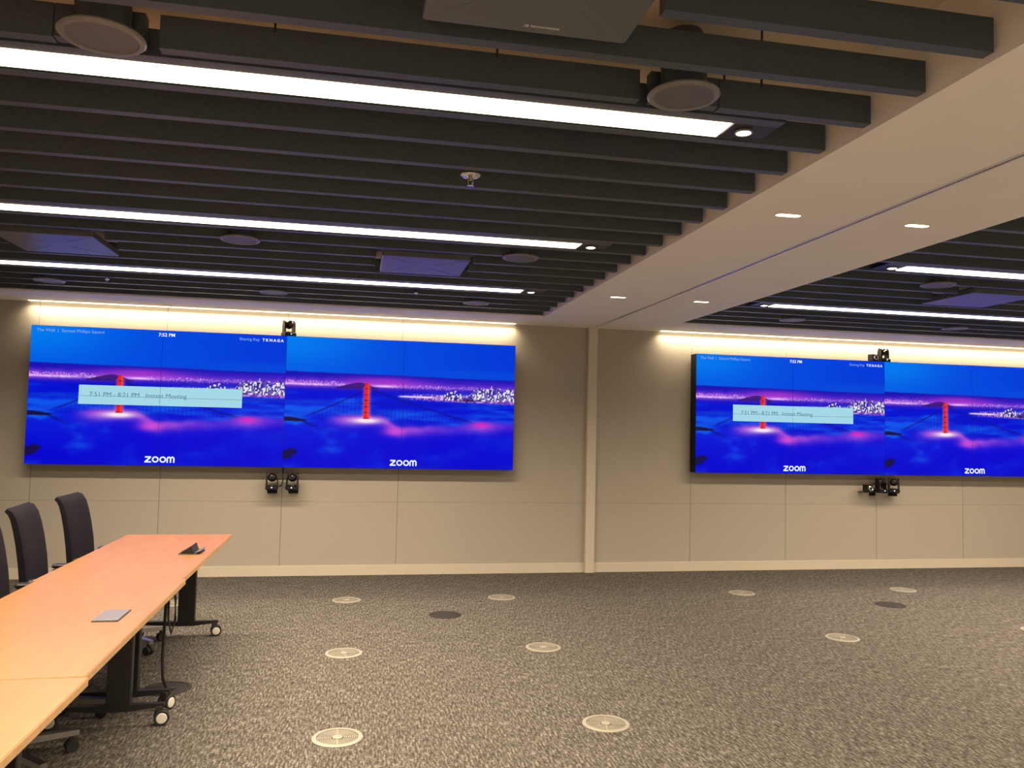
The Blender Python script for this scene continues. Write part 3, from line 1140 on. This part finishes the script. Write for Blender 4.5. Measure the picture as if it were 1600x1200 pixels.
tA = make_table(1.812)
tA.location = (-1.2575, 5.557, 0)
tag(tA, 'wheeled flip-top table nearest the screens, its far end pinkish', 'table', 'row of wheeled tables')
tB = copy_tree(tA)
tB.location = (-1.230, 3.786, 0)
tB.scale = (1, 1.722 / 1.812, 1)
tB.rotation_euler = (0, 0, math.radians(.6))
tag(tB, 'middle wheeled table of the row, with a flat grey lid in its top', 'table', 'row of wheeled tables')
tC = copy_tree(tA)
tC.location = (-1.207, 2.015, 0)
tag(tC, 'wheeled table closest to the viewpoint, running out of the picture', 'table', 'row of wheeled tables')

pb = empty('table_power_box', (-1.005, 3.797, TZ))
tag(pb, 'flat closed grey power box lid in the middle table', 'power box', 'power boxes in the tables')
MB().cbox(-.054, .054, -.104, .104, .0003, .0045, .002).build('frame', 'black_metal', pb)
MB().cbox(-.050, .050, -.099, .099, .0046, .007, .0015).build('lid', 'lid_grey', pb)

pb = empty('table_power_box', (-1.022, 5.585, TZ))
tag(pb, 'raised open power box on the table nearest the screens', 'power box', 'power boxes in the tables')
MB().cbox(-.056, .075, -.100, .100, .0003, .004, .002).build('frame', 'black_metal', pb)
pr = [(-.048, .0045), (.040, .0045), (.022, .052)]
MB().loft([[(p[0], -.09, p[1]) for p in pr], [(p[0], .09, p[1]) for p in pr]]).build('socket_block', 'black_plastic', pb)
MB().bar((.043, 0, .008), (.082, 0, .022), .18, .004).build('lid', 'lid_grey', pb)

tag(MB().tube([(-1.035, 4.98, .69), (-1.03, 4.985, .55), (-1.035, 4.99, .38), (-1.04, 5.0, .22), (-1.035, 5.01, .10), (-1.02, 5.04, .03), (-1.0, 5.09, .012), (-.985, 5.115, .008)], .009, 8).build('power_cable', 'rubber', None, True),
    'black cable dropping from the table to the floor box below', 'cable', 'cables under the table')
tag(MB().tube([(-1.005, 4.96, .69), (-.975, 4.96, .56), (-.972, 4.96, .44), (-.992, 4.965, .36), (-1.012, 4.97, .45), (-1.012, 4.965, .58), (-1.012, 4.96, .69)], .007, 8).build('cable_loop', 'rubber', None, True),
    'loose black cable loop hanging under the table edge', 'cable', 'cables under the table')

# ------------------------------------------------------------------ chairs


def make_chair():
    """faces +X; origin on the floor below the seat centre"""
    root = empty('office_chair')
    # backrest: lofted curved shell
    prof = [(-.255, .42), (-.250, .47), (-.246, .54), (-.250, .63), (-.262, .74), (-.280, .85), (-.300, .94), (-.318, 1.00), (-.338, 1.035), (-.362, 1.050)]
    hw = [.205, .215, .224, .228, .230, .230, .229, .227, .224, .216]
    th = [.030, .040, .046, .048, .048, .046, .044, .042, .038, .026]
    loops = []
    for k, (px, pz) in enumerate(prof):
        a = Vector(prof[max(k - 1, 0)])
        b = Vector(prof[min(k + 1, len(prof) - 1)])
        t = (b - a).normalized()
        nx, nz = t.y, -t.x
        w, d = hw[k], th[k]
        lp = []
        for (sy, sd) in ((-1, -.35), (-1, .35), (-.94, .5), (-.5, .44), (0, .40), (.5, .44), (.94, .5), (1, .35), (1, -.35), (.92, -.5), (0, -.55), (-.92, -.5)):
            lp.append((px + nx * d * sd, sy * w, pz + nz * d * sd))
        loops.append(lp)
    MB().loft(loops).build('backrest', 'chair_fabric', root, True)
    # seat
    sp = [(-.235, .435, .05), (-.20, .452, .07), (0, .455, .075), (.17, .452, .07), (.225, .435, .05)]
    loops = []
    for (x, z, t) in sp:
        w = .235 if abs(x) < .2 else .215
        loops.append([(x, -w, z - t), (x, w, z - t), (x, w + .008, z - t * .4), (x, w - .02, z), (x, 0, z - .006), (x, -w + .02, z), (x, -w - .008, z - t * .4)])
    MB().loft(loops).build('seat', 'chair_fabric', root, True)
    for s in (-1, 1):
        arm = MB().tube([(-.275, s * .20, .50), (-.262, s * .262, .50), (-.235, s * .272, .55), (-.205, s * .272, .62), (-.15, s * .272, .638)], .012, 8).build('arm_support', 'aluminium', root, True)
        MB().cbox(-.215, .005, s * .272 - .034, s * .272 + .034, .638, .662, .010).build('armrest', 'black_plastic', arm)
    MB().bar((-.30, 0, .56), (-.22, 0, .40), .09, .018).bar((-.22, 0, .40), (0, 0, .375), .09, .018).build('back_bracket', 'aluminium', root)
    MB().lathe([(.027, .12), (.027, .25), (.02, .25), (.02, .38)], seg=18).build('gas_column', 'black_metal', root, True)
    MB().lathe([(.045, .085), (.05, .10), (.045, .125), (.03, .135)], seg=20).build('base_hub', 'aluminium', root, True)
    for k in range(5):
        a = math.radians(72 * k + 36)
        c, s = math.cos(a), math.sin(a)
        lg = MB().bar((.03 * c, .03 * s, .108), (.345 * c, .345 * s, .086), .046, .034, .72).build('base_leg', 'aluminium', root)
        ct = MB()
        ct.lathe([(.010, .05), (.010, .085)], (.315 * c, .315 * s, 0), seg=10)
        for off in (-.014, .014):
            pts = []
            q = Vector((.318 * c - s * off, .318 * s + c * off, .028))
            ax = Vector((-s, c, 0))
            e1, e2 = Vector((c, s, 0)), Vector((0, 0, 1))
            lps = []
            for hh in (-.009, .009):
                lps.append([tuple(q + ax * hh + e1 * .028 * math.cos(2 * math.pi * i / 18) + e2 * .028 * math.sin(2 * math.pi * i / 18)) for i in range(18)])
            ct.loft(lps)
        ct.build('caster', 'rubber', lg, True)
    return root


ch = make_chair()
CHAIRS = [(-1.572, 6.062, 0.0, 'black high-back office chair closest to the screens, tucked at the table'),
          (-1.60, 5.335, 5.5, 'black high-back office chair standing between the two other visible chairs'),
          (-1.585, 4.69, 3.0, 'black office chair at the picture edge, only partly in view'),
          (-1.535, 4.06, -2.0, 'office chair mostly hidden below the table, its silver foot showing')]
for n, (x, y, a, lb) in enumerate(CHAIRS):
    c = ch if n == 0 else copy_tree(ch)
    c.location = (x, y, 0)
    c.rotation_euler = (0, 0, math.radians(a))
    if n == 2:
        for q in c.children:
            if q.name.startswith('base_leg'):
                q.rotation_euler = (0, 0, math.radians(-39))
    tag(c, lb, 'chair', 'office chairs along the table')
